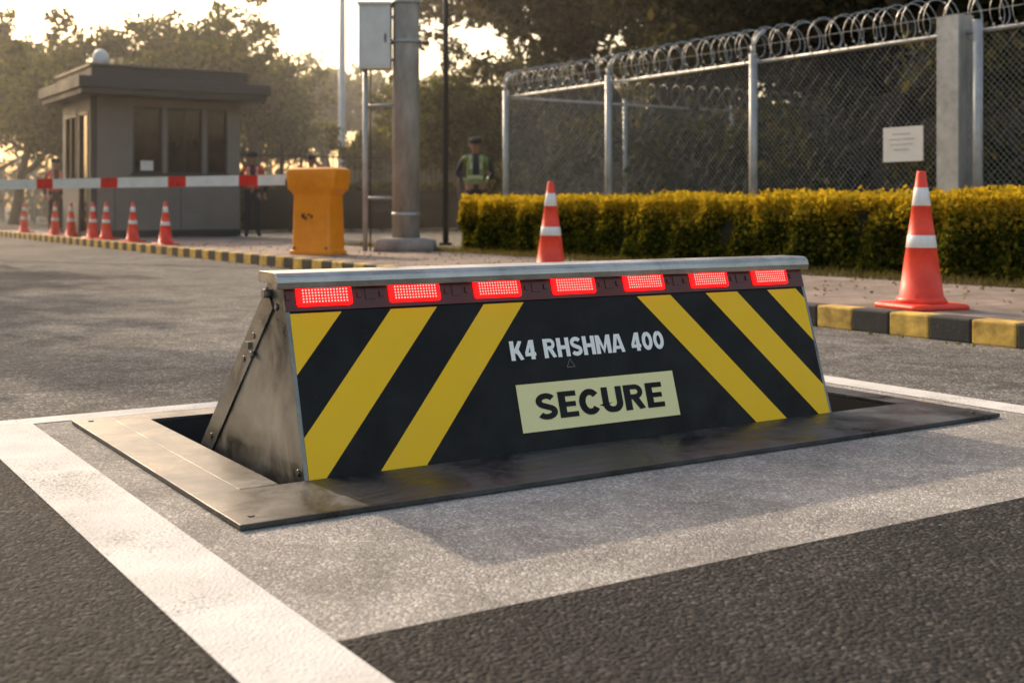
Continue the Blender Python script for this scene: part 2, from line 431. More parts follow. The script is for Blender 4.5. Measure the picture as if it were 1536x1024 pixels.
# --- heavy block lettering built from mitred ribbons
def arc(cx, cy, rx, ry, a0, a1, n=10):
    return [(cx+rx*math.cos(math.radians(a0+(a1-a0)*i/n)), cy+ry*math.sin(math.radians(a0+(a1-a0)*i/n))) for i in range(n+1)]
SWD = .26; h2 = SWD/2
def glyph(c):
    if c == 'K': return .80, [([(h2, 0), (h2, 1)], SWD), ([(.27, .38), (.66, 1.02)], SWD*.95), ([(.34, .64), (.68, -.02)], SWD*.95)]
    if c == '4': return .74, [([(.50, 0), (.50, 1)], SWD), ([(.70, .265), (.03, .265)], .18), ([(.42, .95), (.10, .30)], .19)]
    if c == 'R': return .80, [([(h2, 0), (h2, 1)], SWD), ([(.2, 1-.095), (.44, 1-.095)] + arc(.44, .71, .20, .195, 85, -85) + [(.2, .515)], .19), ([(.40, .50), (.66, -.02)], SWD*.95)]
    if c == 'H': return .80, [([(h2, 0), (h2, 1)], SWD), ([(.8-h2, 0), (.8-h2, 1)], SWD), ([(.2, .5), (.6, .5)], .20)]
    if c == 'M': return 1.0, [([(h2, 0), (h2, 1)], SWD), ([(1-h2, 0), (1-h2, 1)], SWD), ([(.19, .93), (.5, .14), (.81, .93)], .20)]
    if c == 'A': return .84, [([(.10, -.02), (.35, 1.02)], SWD*.92), ([(.74, -.02), (.49, 1.02)], SWD*.92), ([(.22, .27), (.62, .27)], .17)]
    if c == '0': return .74, [(arc(.37, .5, .25, .39, 90, 450, 28), .23)]
    if c == 'E': return .68, [([(h2, 0), (h2, 1)], SWD), ([(.2, .9), (.66, .9)], .20), ([(.2, .5), (.62, .5)], .19), ([(.2, .1), (.68, .1)], .20)]
    if c == 'C': return .80, [(arc(.41, .5, .285, .385, 38, 322, 24), .24)]
    if c == 'U': return .80, [([(h2, 1), (h2, .36)] + arc(.40, .36, .40-h2, .255, 180, 360, 14) + [(.8-h2, 1)], .24)]
    if c == 'S': return .76, [(arc(.38, .705, .255, .19, 25, 235, 12) + arc(.38, .285, .265, .18, 52, -155, 14), .215)]
    return .34, []
def ribbon(mb, pts, w, n, k, X):
    P = [Vector(p) for p in pts]; Ls = []; Rs = []
    for i, p in enumerate(P):
        d0 = (P[i]-P[i-1]).normalized() if i > 0 else (P[1]-P[0]).normalized()
        d1 = (P[i+1]-P[i]).normalized() if i < len(P)-1 else d0
        t = (d0+d1).normalized(); nn = Vector((-t.y, t.x)); c = max(.45, nn.dot(Vector((-d0.y, d0.x))))
        Ls.append(p+nn*w/2/c); Rs.append(p-nn*w/2/c)
    for i in range(len(P)-1):
        mb.face([FP(*X(q), n) for q in (Rs[i], Rs[i+1], Ls[i+1], Ls[i])], k)
def lettering(body, xa, xb, sc, h, k, name, n0, gap=.065):
    tot = sum(glyph(c)[0]+gap for c in body)-gap; sx = (xb-xa)/tot; mb = MB(); x = 0
    for c in body:
        w, rb = glyph(c)
        for j, (pts, wd) in enumerate(rb):
            ox = x
            X = lambda q: (xa+(ox+q.x)*sx, sc-h/2+min(1, max(0, q.y))*h)
            ribbon(mb, pts, wd, n0+j*.00012, k, X)
        x += w+gap
    mb.make(name, RB)
lettering('K4 RHSHMA 400', .706, 1.307, .325, .060, 'letter', 'panel_lettering', .0018)
mb = MB(); fbox(.706, 1.318, .076, .221, .0006, .002, 'cream'); mb.make('secure_plate', RB)
lettering('SECURE', .765, 1.262, .1485, .080, 'black', 'secure_lettering', .0032)
mb = MB()
tri = [(.905, .262), (.935, .262), (.92, .288)]
for i in range(3):
    a = Vector(tri[i]); b = Vector(tri[(i+1) % 3]); d = (b-a).normalized(); nn = Vector((-d.y, d.x))*.0009
    mb.face([FP(*(a-nn), .0015+i*.0001), FP(*(b-nn), .0015+i*.0001), FP(*(b+nn), .0015+i*.0001), FP(*(a+nn), .0015+i*.0001)], 'bolt')
mb.make('triangle_mark', RB)

# ------------------------------------------------------------------ traffic cones
def cone_mesh():
    mb = MB()
    mb.loft([rrect(.208, .208, 0, .04), rrect(.208, .208, .022, .04), rrect(.19, .19, .034, .04)], 'cone_or')
    rings = [ring(r, z) for r, z in [(.158, .034), (.145, .06), (.137, .07)]]; ks = ['cone_or']*2
    def R(z): return .132 - (z-.07)/(.836-.07)*(.132-.026)
    zs = [(.07, 'cone_or', 0), (.37, 'cone_or', 0), (.372, 'cone_wh', .002), (.445, 'cone_wh', .002), (.447, 'cone_or', 0), (.625, 'cone_or', 0),
          (.627, 'cone_wh', .002), (.735, 'cone_wh', .002), (.737, 'cone_or', 0), (.825, 'cone_or', 0)]
    for i, (z, k, a) in enumerate(zs):
        rings.append(ring(R(z)+a, z)); ks.append(k)
    rings.append(ring(.024, .836)); ks.append('cone_or')
    rings.append(ring(.016, .834)); ks.append('cone_or')
    mb.loft(rings, ks[:len(rings)-1])
    return mb
c0 = cone_mesh().make('traffic_cone', bevel=0)
c0.location = W(6.13, 4.91, .131); c0.rotation_euler = (0, 0, .35)
def cone_at(u, v, s=1.0, r=0):
    o = bpy.data.objects.new('traffic_cone', c0.data); scene.collection.objects.link(o)
    o.location = W(u, v, .131); o.scale = (s, s, s); o.rotation_euler = (0, 0, r)
cone_at(5.99, 8.70)
for v in (19.7, 21.6, 23.4, 24.4, 26.2, 27.7, 31.0): cone_at(5.96, v, .84, v)

# ------------------------------------------------------------------ boom barrier
BB = empty('boom_barrier', (-2.52, 15.85, .13), math.atan2(-2.7, 6.6))
mb = MB()
lv = [(0, .31, .22), (.05, .31, .22), (.06, .285, .2), (.76, .268, .19), (.80, .29, .2), (.85, .345, .215), (1.04, .362, .225), (1.10, .355, .22), (1.125, .31, .18)]
mb.loft([rrect(a, b, z, .035) for z, a, b in lv], 'orange')
mb.make('housing', BB, bevel=.004)
mb = MB()
for px, pz, a, b in ((-.11, .50, .022, .03), (-.07, .47, .015, .02), (-.02, .515, .02, .012), (.02, .49, .012, .022)):
    mb.loft([[(px+a*math.cos(t*1.05), -.208, pz+b*math.sin(t*1.05)*(1+.3*(t % 2))) for t in range(6)], [(px+a*math.cos(t*1.05), -.196, pz+b*math.sin(t*1.05)*(1+.3*(t % 2))) for t in range(6)]], 'ink', smooth=False)
for sx in (-.24, .24): mb.tube((sx, -.23, .09), (sx, -.19, .09), .015, .015, 8, 'bolt')
mb.make('housing_wear', BB)
mb = MB()
mb.tube((-.30, -.0, .94), (-.46, 0, .94), .09, .075, 16, 'dkmetal'); mb.make('hub', BB)
mb = MB()
ln = 8.2; x = .42; red = False; seq = []
while x < ln:
    w = .5 if x == .42 else (.30 if red else .86)
    x2 = min(ln, x+w); seq.append((x, x2, 'red_gl' if red else 'white_gl')); x = x2; red = not red
for a, b, k in seq:
    za, zb = .975-.006*a, .975-.006*b
    mb.hexa([(-b, -.02, zb-.070), (-a, -.02, za-.070), (-a, .02, za-.070), (-b, .02, zb-.070),
             (-b, -.02, zb+.070), (-a, -.02, za+.070), (-a, .02, za+.070), (-b, .02, zb+.070)], k)
mb.make('boom_arm', BB)

# ------------------------------------------------------------------ guard booth
GB = empty('guard_booth', W(6.08, 25.0, .13)); bw, bd, bh = 3.08, 2.5, 2.82
mb = MB()
t = .12
def wall_x(y0, y1, xa, xb, holes):
    x = xa
    for h in holes:
        mb.box(x, h[0], y0, y1, 0, bh, 'wall'); mb.box(h[0], h[1], y0, y1, 0, h[2], 'wall'); mb.box(h[0], h[1], y0, y1, h[3], bh, 'wall'); x = h[1]
    mb.box(x, xb, y0, y1, 0, bh, 'wall')
FW = [(.82, 1.42, 1.30, 2.66), (1.52, 2.26, 1.30, 2.66), (2.36, 2.80, 1.30, 2.66)]
wall_x(0, t, 0, bw, FW)
wall_x(bd-t, bd, 0, bw, [(.9, 2.2, 1.28, 2.5)])
def wall_y(x0, x1, holes):
    y = t
    for h in holes:
        mb.box(x0, x1, y, h[0], 0, bh, 'wall'); mb.box(x0, x1, h[0], h[1], 0, h[2], 'wall'); mb.box(x0, x1, h[0], h[1], h[3], bh, 'wall'); y = h[1]
    mb.box(x0, x1, y, bd-t, 0, bh, 'wall')
wall_y(0, t, [(.25, 1.0, .05, 2.55), (1.2, 2.2, 1.1, 2.55)])
wall_y(bw-t, bw, [(.8, 1.8, 1.3, 2.5)])
mb.make('walls', GB)
mb = MB()
mb.box(t, bw-t, t, bd-t, 0.01, .08, 'trim'); mb.box(-.02, bw+.02, -.015, .0, 0, .14, 'trim')
for xa, xb, za, zb in FW:
    f = .035
    mb.box(xa, xb, -.012, .06, za, za+f, 'trim'); mb.box(xa, xb, -.012, .06, zb-f, zb, 'trim')
    for x in (xa, xb-f): mb.box(x, x+f, -.011, .058, za+f, zb-f, 'trim')
    mb.box(xa+.01, xb-.01, .04, .05, za+.01, zb-.01, 'glass')
mb.box(1.88, 1.905, .02, .039, 1.335, 2.625, 'trim')
for ya, yb, za, zb in ((.25, 1.0, .05, 2.55), (1.2, 2.2, 1.1, 2.55)):
    mb.box(-.018, .058, ya, yb, za, za+.06, 'trim'); mb.box(-.018, .058, ya, yb, zb-.06, zb, 'trim')
    mb.box(-.02, .06, ya, ya+.06, za+.06, zb-.06, 'trim'); mb.box(-.02, .06, yb-.06, yb, za+.06, zb-.06, 'trim')
    mb.box(.03, .04, ya+.01, yb-.01, za+.01, zb-.01, 'glass')
    mb.box(-.017, .057, ya+.06, yb-.06, za+1.0, za+1.05, 'trim') if za < .5 else mb.box(-.017, .057, (ya+yb)/2-.025, (ya+yb)/2+.025, za+.06, zb-.06, 'trim')
mb.box(bw-.058, bw+.018, .8, .86, 1.3, 2.5, 'trim'); mb.box(bw-.04, bw-.03, .8, 1.8, 1.3, 2.5, 'glass')
mb.box(0-.03, .10, -.024, -.003, .141, bh-.002, 'trim')
for x in (.45, 1.8): mb.box(x, x+.012, -.006, .001, .15, 1.2, 'trim')
mb.box(.78, 2.84, -.05, -.013, 1.26, 1.30, 'trim')
mb.make('windows_and_door', GB)
mb = MB()
mb.box(-.36, bw+.34, -.7, bd+.35, bh, bh+.12, 'roof')
mb.box(-.42, bw+.40, -.76, bd+.41, bh+.12, bh+.34, 'roof')
mb.box(-.1, bw-.0, -.42, bd+.1, bh+.34, bh+.56, 'roof')
mb.box(-.14, bw+.04, -.46, bd+.14, bh+.56, bh+.62, 'trim')
mb.make('roof', GB, bevel=.01)
mb = MB()
mb.loft([ring(.17, bh+.62, 16, .2, .1), ring(.17, bh+.76, 16, .2, .1), ring(.15, bh+.86, 16, .2, .1), ring(.09, bh+.94, 16, .2, .1), ring(.02, bh+.97, 16, .2, .1)], 'box')
mb.make('roof_vent', GB)
mb = MB(); mb.box(.98, 1.24, .03, .0395, 1.36, 1.56, 'paper'); mb.make('notice', GB)

# ------------------------------------------------------------------ utility pole + box
UP = empty('utility_pole', (-1.48, 17.0, .12), 0)
mb = MB(); mb.loft([ring(.195, 0), ring(.185, 3), ring(.165, 6), ring(.145, 9)], 'pole')
for z in (.5, 2.9, 3.45): mb.loft([ring(.2, z), ring(.2, z+.05)], 'galv')
mb.make('pole', UP)
mb = MB(); mb.loft([rrect(.42, .38, 0, .04), rrect(.40, .36, .16, .04), rrect(.30, .28, .20, .04)], 'plinth'); mb.make('plinth', UP)
mb = MB()
mb.box(-.64, -.205, -.17, .14, 2.54, 3.42, 'box'); mb.box(-.66, -.19, -.2, .16, 3.42, 3.46, 'box')
mb.box(-.61, -.235, -.18, -.17, 2.58, 3.38, 'box'); mb.box(-.28, -.26, -.195, -.18, 2.9, 3.02, 'dkmetal')
for z in (2.65, 3.25): mb.box(-.205, -.05, -.02, .02, z, z+.04, 'galv')
mb.make('meter_box', UP, bevel=.006)
mb = MB()
mb.tube((-.57, .0, 0), (-.57, 0, 2.54), .035, n=10, k='galv'); mb.tube((-.535, 0, 2.03), (-.15, 0, 2.05), .025, n=8, k='galv')
mb.tube((-.50, .02, 0.0), (-.50, 0.02, 2.54), .012, n=6, k='dkmetal'); mb.tube((-.535, 0, .75), (-.18, 0, .75), .02, n=8, k='galv')
mb.make('conduit', UP)
mb = MB(); mb.tube((0, 0, 0), (0, 0, 7.5), .05, .04, 10, 'dkmetal'); mb.box(-.1, .1, -.1, .1, 0, .04, 'dkmetal')
mb.tube((0, 0, 6.9), (.5, -.1, 7.1), .02, .02, 6, 'dkmetal')
mb.make('steel_pole', loc=(-1.09, 20.0, .12))
def street_lamp(x, y):
    e = empty('street_lamp', (x, y, .12), 0)
    mb = MB(); mb.loft([ring(.15, 0, 12), ring(.14, .4, 12), ring(.115, .45, 12), ring(.085, 9.5, 12)], 'box')
    mb.tube((0, 0, 9.4), (1.3, 0, 9.9), .04, .035, 8, 'galv'); mb.make('mast', e)
    mb = MB(); mb.loft([[(1.2, -.1, 9.86), (1.2, .1, 9.86), (1.2, .1, 9.95), (1.2, -.1, 9.95)], [(1.8, -.14, 9.95), (1.8, .14, 9.95), (1.8, .14, 10.05), (1.8, -.14, 10.05)]], 'galv', smooth=False)
    mb.make('lamp_head', e)
street_lamp(-5.1, 36.5)

# ------------------------------------------------------------------ chain-link fence
def chain(mb, Lg, z0, z1, cell=.07, r=.0026):
    H = z1-z0; n = int((Lg+H)/cell)+1
    for sgn in (1, -1):
        for i in range(n):
            c = i*cell
            if sgn == 1: h0 = max(0, H-c); h1 = min(H, Lg+H-c); f = lambda h: c-H+h
            else: h0 = max(0, c-Lg); h1 = min(H, c); f = lambda h: c-h
            if h1-h0 > .02:      # short lengths: tight bounding boxes
                k = max(1, int((h1-h0)/.2))
                for j in range(k):
                    a = h0+(h1-h0)*j/k; b = h0+(h1-h0)*(j+1)/k
                    mb.tube((sgn*.003, f(a), z0+a), (sgn*.003, f(b), z0+b), r, n=3, k='wire', caps=False)
def coil(mb, ya, yb, z, R=.2, pitch=.2, ph=0, k='galv', r=.0045):
    n = 18; pts = []; tot = int((yb-ya)/pitch*n)
    for i in range(tot+1):
        t = 2*math.pi*i/n+ph; wob = .014*math.sin(i*.37)
        pts.append(Vector(((R+wob)*math.cos(t), ya+pitch*i/n+.02*math.sin(i*.05), z+(R+wob)*math.sin(t))))
    for a, b in zip(pts, pts[1:]):
        mb.tube(a, b, r, n=3, k=k, caps=False)
    for i in range(0, len(pts), 3):
        p = pts[i]; q = Vector((p.x, p.y, p.z)); out = Vector((p.x, 0, p.z-z)).normalized()*.014
        mb.face([q+Vector((0, .014, 0)), q+out+Vector((0, .003, 0)), q-Vector((0, .014, 0)), q-out-Vector((0, .003, 0))], k)
FE = empty('chain_link_fence', W(10.6, -1, .12)); FL = 17.6; ZT = 2.40
mb = MB(); chain(mb, FL, .06, ZT-.02); mb.make('mesh_wire', FE)
mb = MB()
for y in [17.6, 14.87, 11.95, 6.0, 3.1, .2]:
    mb.tube((-.05, y, 0), (-.05, y, ZT+.10), .052, n=12)
    p = [(-.05, y, ZT+.08), (-.06, y, ZT+.2), (.02, y, ZT+.32), (.14, y, ZT+.40)]
    for a, b in zip(p, p[1:]): mb.tube(a, b, .03, n=8)
for z in (ZT, .06): mb.tube((-.0, 0, z), (0, FL, z), .024, n=8)
mb.tube((0, 0, ZT+.2), (0, FL, ZT+.2), .004, n=4)
mb.make('posts_and_rails', FE)
mb = MB()
mb.box(-.16, .10, 8.92, 9.10, 0, 2.58, 'pole'); mb.box(-.2, -.165, 8.88, 9.14, 0, 2.56, 'galv'); mb.tube((-.08, 8.74, 0), (-.08, 8.74, 2.5), .05, n=12)
mb.make('gate_column', FE)
mb = MB(); coil(mb, .0, FL, ZT+.2, .20, .27); coil(mb, .0, FL, ZT+.22, .18, .31, 2.0)
mb.make('razor_wire', FE)
mb = MB(); mb.box(-.09, -.078, 9.40, 9.92, 1.11, 1.48, 'paper')
for i, (z, a, b) in enumerate(((1.40, 9.55, 9.80), (1.345, 9.50, 9.84), (1.29, 9.52, 9.82), (1.235, 9.58, 9.78))):
    mb.box(-.0925, -.0905, a, b, z, z+.008, 'inks')
mb.make('fence_sign', FE)
F2 = empty('chain_link_fence', W(10.6, 16.75, .12), ANG-math.pi/2)
mb = MB(); chain(mb, 8, .06, ZT-.02, .09); mb.make('mesh_wire', F2)
mb = MB()
for y in (2.5, 5, 7.5): mb.tube((0, y, 0), (0, y, ZT+.1), .04, n=8)
mb.tube((0, 0, ZT), (0, 8, ZT), .022, n=8); coil(mb, 0, 8, ZT+.2, .2, .3); mb.make('posts_and_rails', F2)
F3 = empty('chain_link_fence', W(9.5, 29.5, .12))
mb = MB(); chain(mb, 30, .06, 2.5, .16, .005); mb.make('mesh_wire', F3)
mb = MB()
for i in range(11): mb.tube((0, i*3, 0), (0, i*3, 2.65), .045, n=8)
mb.tube((0, 0, 2.5), (0, 30, 2.5), .022, n=8); coil(mb, 0, 30, 2.75, .2, .4); mb.make('posts_and_rails', F3)
IF = empty('iron_fence', W(9.8, 30.5, .12), ANG)
mb = MB(); x = 0
while x < 26:
    mb.box(x, x+.022, -.011, .011, .05, 2.15, 'dkmetal'); x += .16
for i in range(11): mb.box(i*2.5-.03, i*2.5+.05, -.04, .04, 0, 2.3, 'dkmetal')
for z in (.25, 1.95): mb.box(0, 26, -.02, .02, z, z+.05, 'dkmetal')
mb.make('railings', IF)
mb = MB(); mb.box(0, .2, 0, 60, 0, 2.7, 'wallb'); mb.box(-.05, .25, 0, 60, 2.7, 2.8, 'wallb')
for i in range(20): mb.box(-.08, -.002, i*3, i*3+.3, 0, 2.698, 'wallb')
mb.make('sky_gap_wall', loc=W(18.5, -20, .1), rot=ANG)  # added wall, closes the bright sky gaps behind the fence

# ------------------------------------------------------------------ foliage
def leaf_mesh(name, C, size, rng, mats, extra=None, aspect=.55):
    n = len(C)
    a = rng.normal(size=(n, 3)); a /= np.linalg.norm(a, axis=1)[:, None]
    b = rng.normal(size=(n, 3)); b -= (a*b).sum(1)[:, None]*a; b /= np.linalg.norm(b, axis=1)[:, None]
    s = size*rng.uniform(.6, 1.35, n)[:, None]
    V = np.stack([C-a*s, C+b*s*aspect+a*s*.1, C+a*s, C-b*s*aspect+a*s*.1], 1).reshape(-1, 3)
    ev, ef = ([], []) if extra is None else (extra.v, extra.f)
    nv = len(V); tv = np.vstack([V, np.array(ev).reshape(-1, 3)]) if len(ev) else V
    me = bpy.data.meshes.new(name); me.vertices.add(len(tv)); me.vertices.foreach_set('co', tv.astype(np.float32).ravel())
    loops = list(range(nv)); starts = list(range(0, nv, 4)); 
    for f in ef:
        starts.append(len(loops)); loops.extend(nv+i for i in f)
    me.loops.add(len(loops)); me.loops.foreach_set('vertex_index', loops)
    me.polygons.add(len(starts)); me.polygons.foreach_set('loop_start', starts)
    me.polygons.foreach_set('material_index', [0]*n + [1]*len(ef))
    me.update(calc_edges=True); me.validate()
    for k in mats: me.materials.append(M[k])
    return me

def tree_mesh(name, seed, leafk, H=8.0, R=3.2, nleaf=22000, size=.10, base=.28, clump=.55):
    rng = np.random.default_rng(seed); mb = MB(); tips = []
    def branch(p, d, ln, r, lvl):
        n = 4; q = p
        for i in range(n):
            d = (d + Vector(rng.normal(0, .14, 3)) + Vector((0, 0, .06))).normalized()
            q2 = q + d*ln/n; r2 = r*.84
            mb.tube(q, q2, r, r2, 7 if lvl < 2 else 4, 'bark', caps=False)
            if lvl >= 2: tips.append((q2, 1.0))
            q, r = q2, r2
            if lvl < 3 and (i >= 1 or lvl == 0 and i >= 2):
                for _ in range(2 if lvl < 2 else 1):
                    az = rng.uniform(0, 2*math.pi); o = Vector((math.cos(az), math.sin(az), rng.uniform(-.1, .6))).normalized()
                    nd = (d*.45 + o*.9).normalized()
                    branch(q, nd, ln*rng.uniform(.55, .75), r*.6, lvl+1)
        if lvl >= 1: tips.append((q, 1.3))
    branch(Vector((0, 0, 0)), Vector((rng.normal(0, .05), rng.normal(0, .05), 1)), H*base*1.6, H*.026, 0)
    T = np.array([list(t[0]) for t in tips])
    ctr = T[:, :2].mean(0); ext = np.percentile(np.linalg.norm(T[:, :2]-ctr, axis=1), 92); zt = T[:, 2].max()
    sx = (R-.3)/ext; sz = (H-.5)/zt
    S = np.array([sx, sx, sz]); T = T*S; mb.v = [(v[0]*sx if v[2] > .6 else v[0], v[1]*sx if v[2] > .6 else v[1], v[2]*sz) for v in mb.v]
    T = T[T[:, 2] > H*base*.85]
    keep = rng.random(len(T)) < .75; T = T[keep]
    w = rng.uniform(.3, 1.6, len(T)); w /= w.sum(); idx = rng.choice(len(T), nleaf, p=w)
    rad = clump*rng.uniform(.5, 1.25, len(T))[idx]
    g = rng.normal(size=(nleaf, 3)); g /= np.linalg.norm(g, axis=1)[:, None]; g *= (rng.random(nleaf)**.45)[:, None]
    C = T[idx] + g*rad[:, None]*np.array([1, 1, .65])
    return leaf_mesh(name, C, size, rng, [leafk, 'bark'], mb)
TA = tree_mesh('tree_a', 11, 'leaf', 8, 3.3, 15000, .11)
TB = tree_mesh('tree_b', 23, 'leaf', 7, 3.2, 14000, .11, .22)
TD = tree_mesh('tree_d', 35, 'leafd', 9, 4.0, 20000, .10, .24, .6)
TD2 = tree_mesh('tree_d2', 47, 'leafd', 8.5, 3.8, 19000, .10, .2, .6)
TF = tree_mesh('tree_f', 59, 'leaff', 8, 3.4, 9000, .16, .2, .7)
def tree(me, x, y, s=1.0, r=0, z=.1, sz=None):
    o = bpy.data.objects.new('tree', me); scene.collection.objects.link(o)
    o.location = (x, y, z); o.scale = (s, s, sz or s); o.rotation_euler = (0, 0, r)
tree(TA, -17.2, 42, .95, .3); tree(TB, -14.3, 38, 1.0, 1.4); tree(TA, -10.6, 37.5, .95, 2.5); tree(TB, -9.0, 43, 1.1, 4)
tree(TA, -21.5, 50, 1.1, 5.0)
for x, y, s, r in ((-9.5, 62, 1.1, 1), (-5, 66, 1.0, 2.3), (-13.5, 66, 1.15, 3), (-1, 64, 1.0, 4), (-19, 62, 1.1, 5), (4, 60, 1.1, .4), (-27, 64, 1.3, 2.2)): tree(TF, x, y, s, r)
tree(TB, -1.3, 31, .72, .7); tree(TA, -3.1, 36, .62, 2.2); tree(TB, 1.2, 34, .8, 3.3)
for me, x, y, s, r in ((TD, 2.6, 25.5, .98, .2), (TD2, 6.0, 22.5, 1.0, 1.5), (TD, 9.2, 20.5, 1.0, 2.6), (TD2, 12.5, 19, 1.0, 3.9), (TD2, 4.2, 30, 1.15, 5),
                       (TD, 9.0, 28, 1.2, 4.4), (TD2, 14.5, 27, 1.2, .9), (TD2, 7.0, 27.5, .8, 3.0), (TB, 5.0, 36, 1.0, 1.0), (TB, 10.5, 36, 1.0, 2.0), (TD2, 11.5, 24.0, .8, 5.2),
                       (TD, 7.6, 32.5, 1.1, 1.2)): tree(me, x, y, s, r)
# unseen street trees out of view left, placed so their crowns shade the carriageway
tree(TA, *W(-1.2, 23.5)[:2], 1.3, 0, 0, 1.15); tree(TB, *W(-2.4, 16.5)[:2], 1.05, 2.0, 0, 1.1)

def hedge(name, u, v, wid, lng, hgt, nleaf, size, leafk='leafh', seed=3, z=.12):
    rng = np.random.default_rng(seed)
    y = rng.random(nleaf)*lng
    fr = rng.random(nleaf); q = np.where(fr < .55, rng.random(nleaf)*hgt, hgt+rng.random(nleaf)*(wid+hgt))
    x = np.where(q < hgt, 0, np.where(q < hgt+wid, q-hgt, wid)); zz = np.where(q < hgt, q, np.where(q < hgt+wid, hgt, hgt-(q-hgt-wid)))
    lump = .05*np.sin(y*3.1+1)+.04*np.sin(y*7.3+zz*6)+.03*np.sin(y*13.7+x*9)+.02*np.sin(zz*17+y*5)
    dx = np.where(q < hgt, -1, np.where(q < hgt+wid, 0, 1)); dz = np.where((q >= hgt) & (q < hgt+wid), 1, 0)
    dep = np.abs(rng.normal(0, .045, nleaf)) - .02
    x = x + dx*(lump-dep); zz = zz + dz*(lump*.6-dep)
    e = rng.random(nleaf) < .06; y = np.where(e & (rng.random(nleaf) < .8), lng - np.abs(rng.normal(0, .05, nleaf)), y)
    x = np.where(e, rng.random(nleaf)*wid, x); zz = np.where(e, rng.random(nleaf)*hgt, zz)
    # loose sprigs that break the clipped top line
    sp = rng.random(nleaf) < .035; zz = np.where(sp, hgt + np.abs(rng.normal(0, .035, nleaf)), zz); x = np.where(sp, rng.random(nleaf)*wid, x)
    C = np.stack([x, y, zz + rng.normal(0, .012, nleaf)], 1)
    mb = MB(); nseg = int(lng/.4)
    for i in range(nseg):
        ya, yb = lng*i/nseg, lng*(i+1)/nseg
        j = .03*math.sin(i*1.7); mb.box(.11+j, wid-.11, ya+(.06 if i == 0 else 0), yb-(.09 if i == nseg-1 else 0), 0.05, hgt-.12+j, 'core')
    me = leaf_mesh(name, C, size, rng, [leafk, 'core'], mb, .6)
    o = bpy.data.objects.new(name, me); scene.collection.objects.link(o); o.location = W(u, v, z); o.rotation_euler = (0, 0, ANG)
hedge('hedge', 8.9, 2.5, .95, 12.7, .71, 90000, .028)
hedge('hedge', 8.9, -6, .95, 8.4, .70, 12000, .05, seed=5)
hedge('hedge', 10.5, 28.6, 18, 1.0, 1.15, 14000, .08, 'leaf', seed=9)

rng = np.random.default_rng(77); n = 26000
cl = rng.random((150, 3))*np.array([4.0, 30, 1]); cr = rng.uniform(.4, 1.0, 150); hz = rng.uniform(.2, 1, 150)*2.6
idx = rng.integers(0, 150, n); g = rng.normal(size=(n, 3)); g /= np.linalg.norm(g, axis=1)[:, None]; g *= (rng.random(n)**.4)[:, None]
C = np.stack([cl[idx, 0], cl[idx, 1], hz[idx]], 1) + g*cr[idx][:, None]*np.array([1, 1, .7]); C = C[C[:, 2] > .05]
me = leaf_mesh('shrubbery', C, .09, rng, ['leafd'])
o = bpy.data.objects.new('shrubbery', me); scene.collection.objects.link(o); o.location = W(13.2, -8, .1); o.rotation_euler = (0, 0, ANG)
n = 20000; cl = rng.random((200, 2))*np.array([70, 5]); hz = rng.uniform(.3, 2.2, 200); idx = rng.integers(0, 200, n)
g = rng.normal(size=(n, 3)); g /= np.linalg.norm(g, axis=1)[:, None]; g *= (rng.random(n)**.4)[:, None]*1.5
C = np.stack([cl[idx, 0], cl[idx, 1], hz[idx]], 1) + g*np.array([1, 1, .6]); C = C[C[:, 2] > 0]
me = leaf_mesh('shrubbery', C, .2, rng, ['leaff'])
o = bpy.data.objects.new('shrubbery', me); scene.collection.objects.link(o); o.location = (-48, 54, .1)

rng = np.random.default_rng(5); n = 9000
u = rng.uniform(8.2, 9.0, n); v = rng.uniform(2, 18, n)
me = bpy.data.meshes.new('grass_verge'); V = []; F = []
for i in range(n):
    a = rng.uniform(0, 6.28); h = rng.uniform(.02, .09); w = .006; lx, ly = rng.normal(0, .03, 2)
    b = len(V); V += [(u[i]-w*math.cos(a), v[i]-w*math.sin(a), .115), (u[i]+w*math.cos(a), v[i]+w*math.sin(a), .115), (u[i]+lx, v[i]+ly, .12+h)]; F.append((b, b+1, b+2))
me.from_pydata(V, [], F); me.materials.append(M['grass']); o = bpy.data.objects.new('grass_verge', me); scene.collection.objects.link(o); o.rotation_euler = (0, 0, ANG)
n = 900
C = np.stack([rng.choice([1, 0], n, p=[.9, .1])*rng.uniform(6, 8.9, n), rng.uniform(2, 20, n), np.full(n, .142)], 1)
C[:, 0] = np.where(C[:, 0] < 1, 5.62-np.abs(rng.normal(0, .06, n)), C[:, 0]); C[:, 2] = np.where(C[:, 0] < 5.7, .012, .142)
me = leaf_mesh('leaf_litter', C, .016, rng, ['grass']); o = bpy.data.objects.new('leaf_litter', me); scene.collection.objects.link(o); o.rotation_euler = (0, 0, ANG)

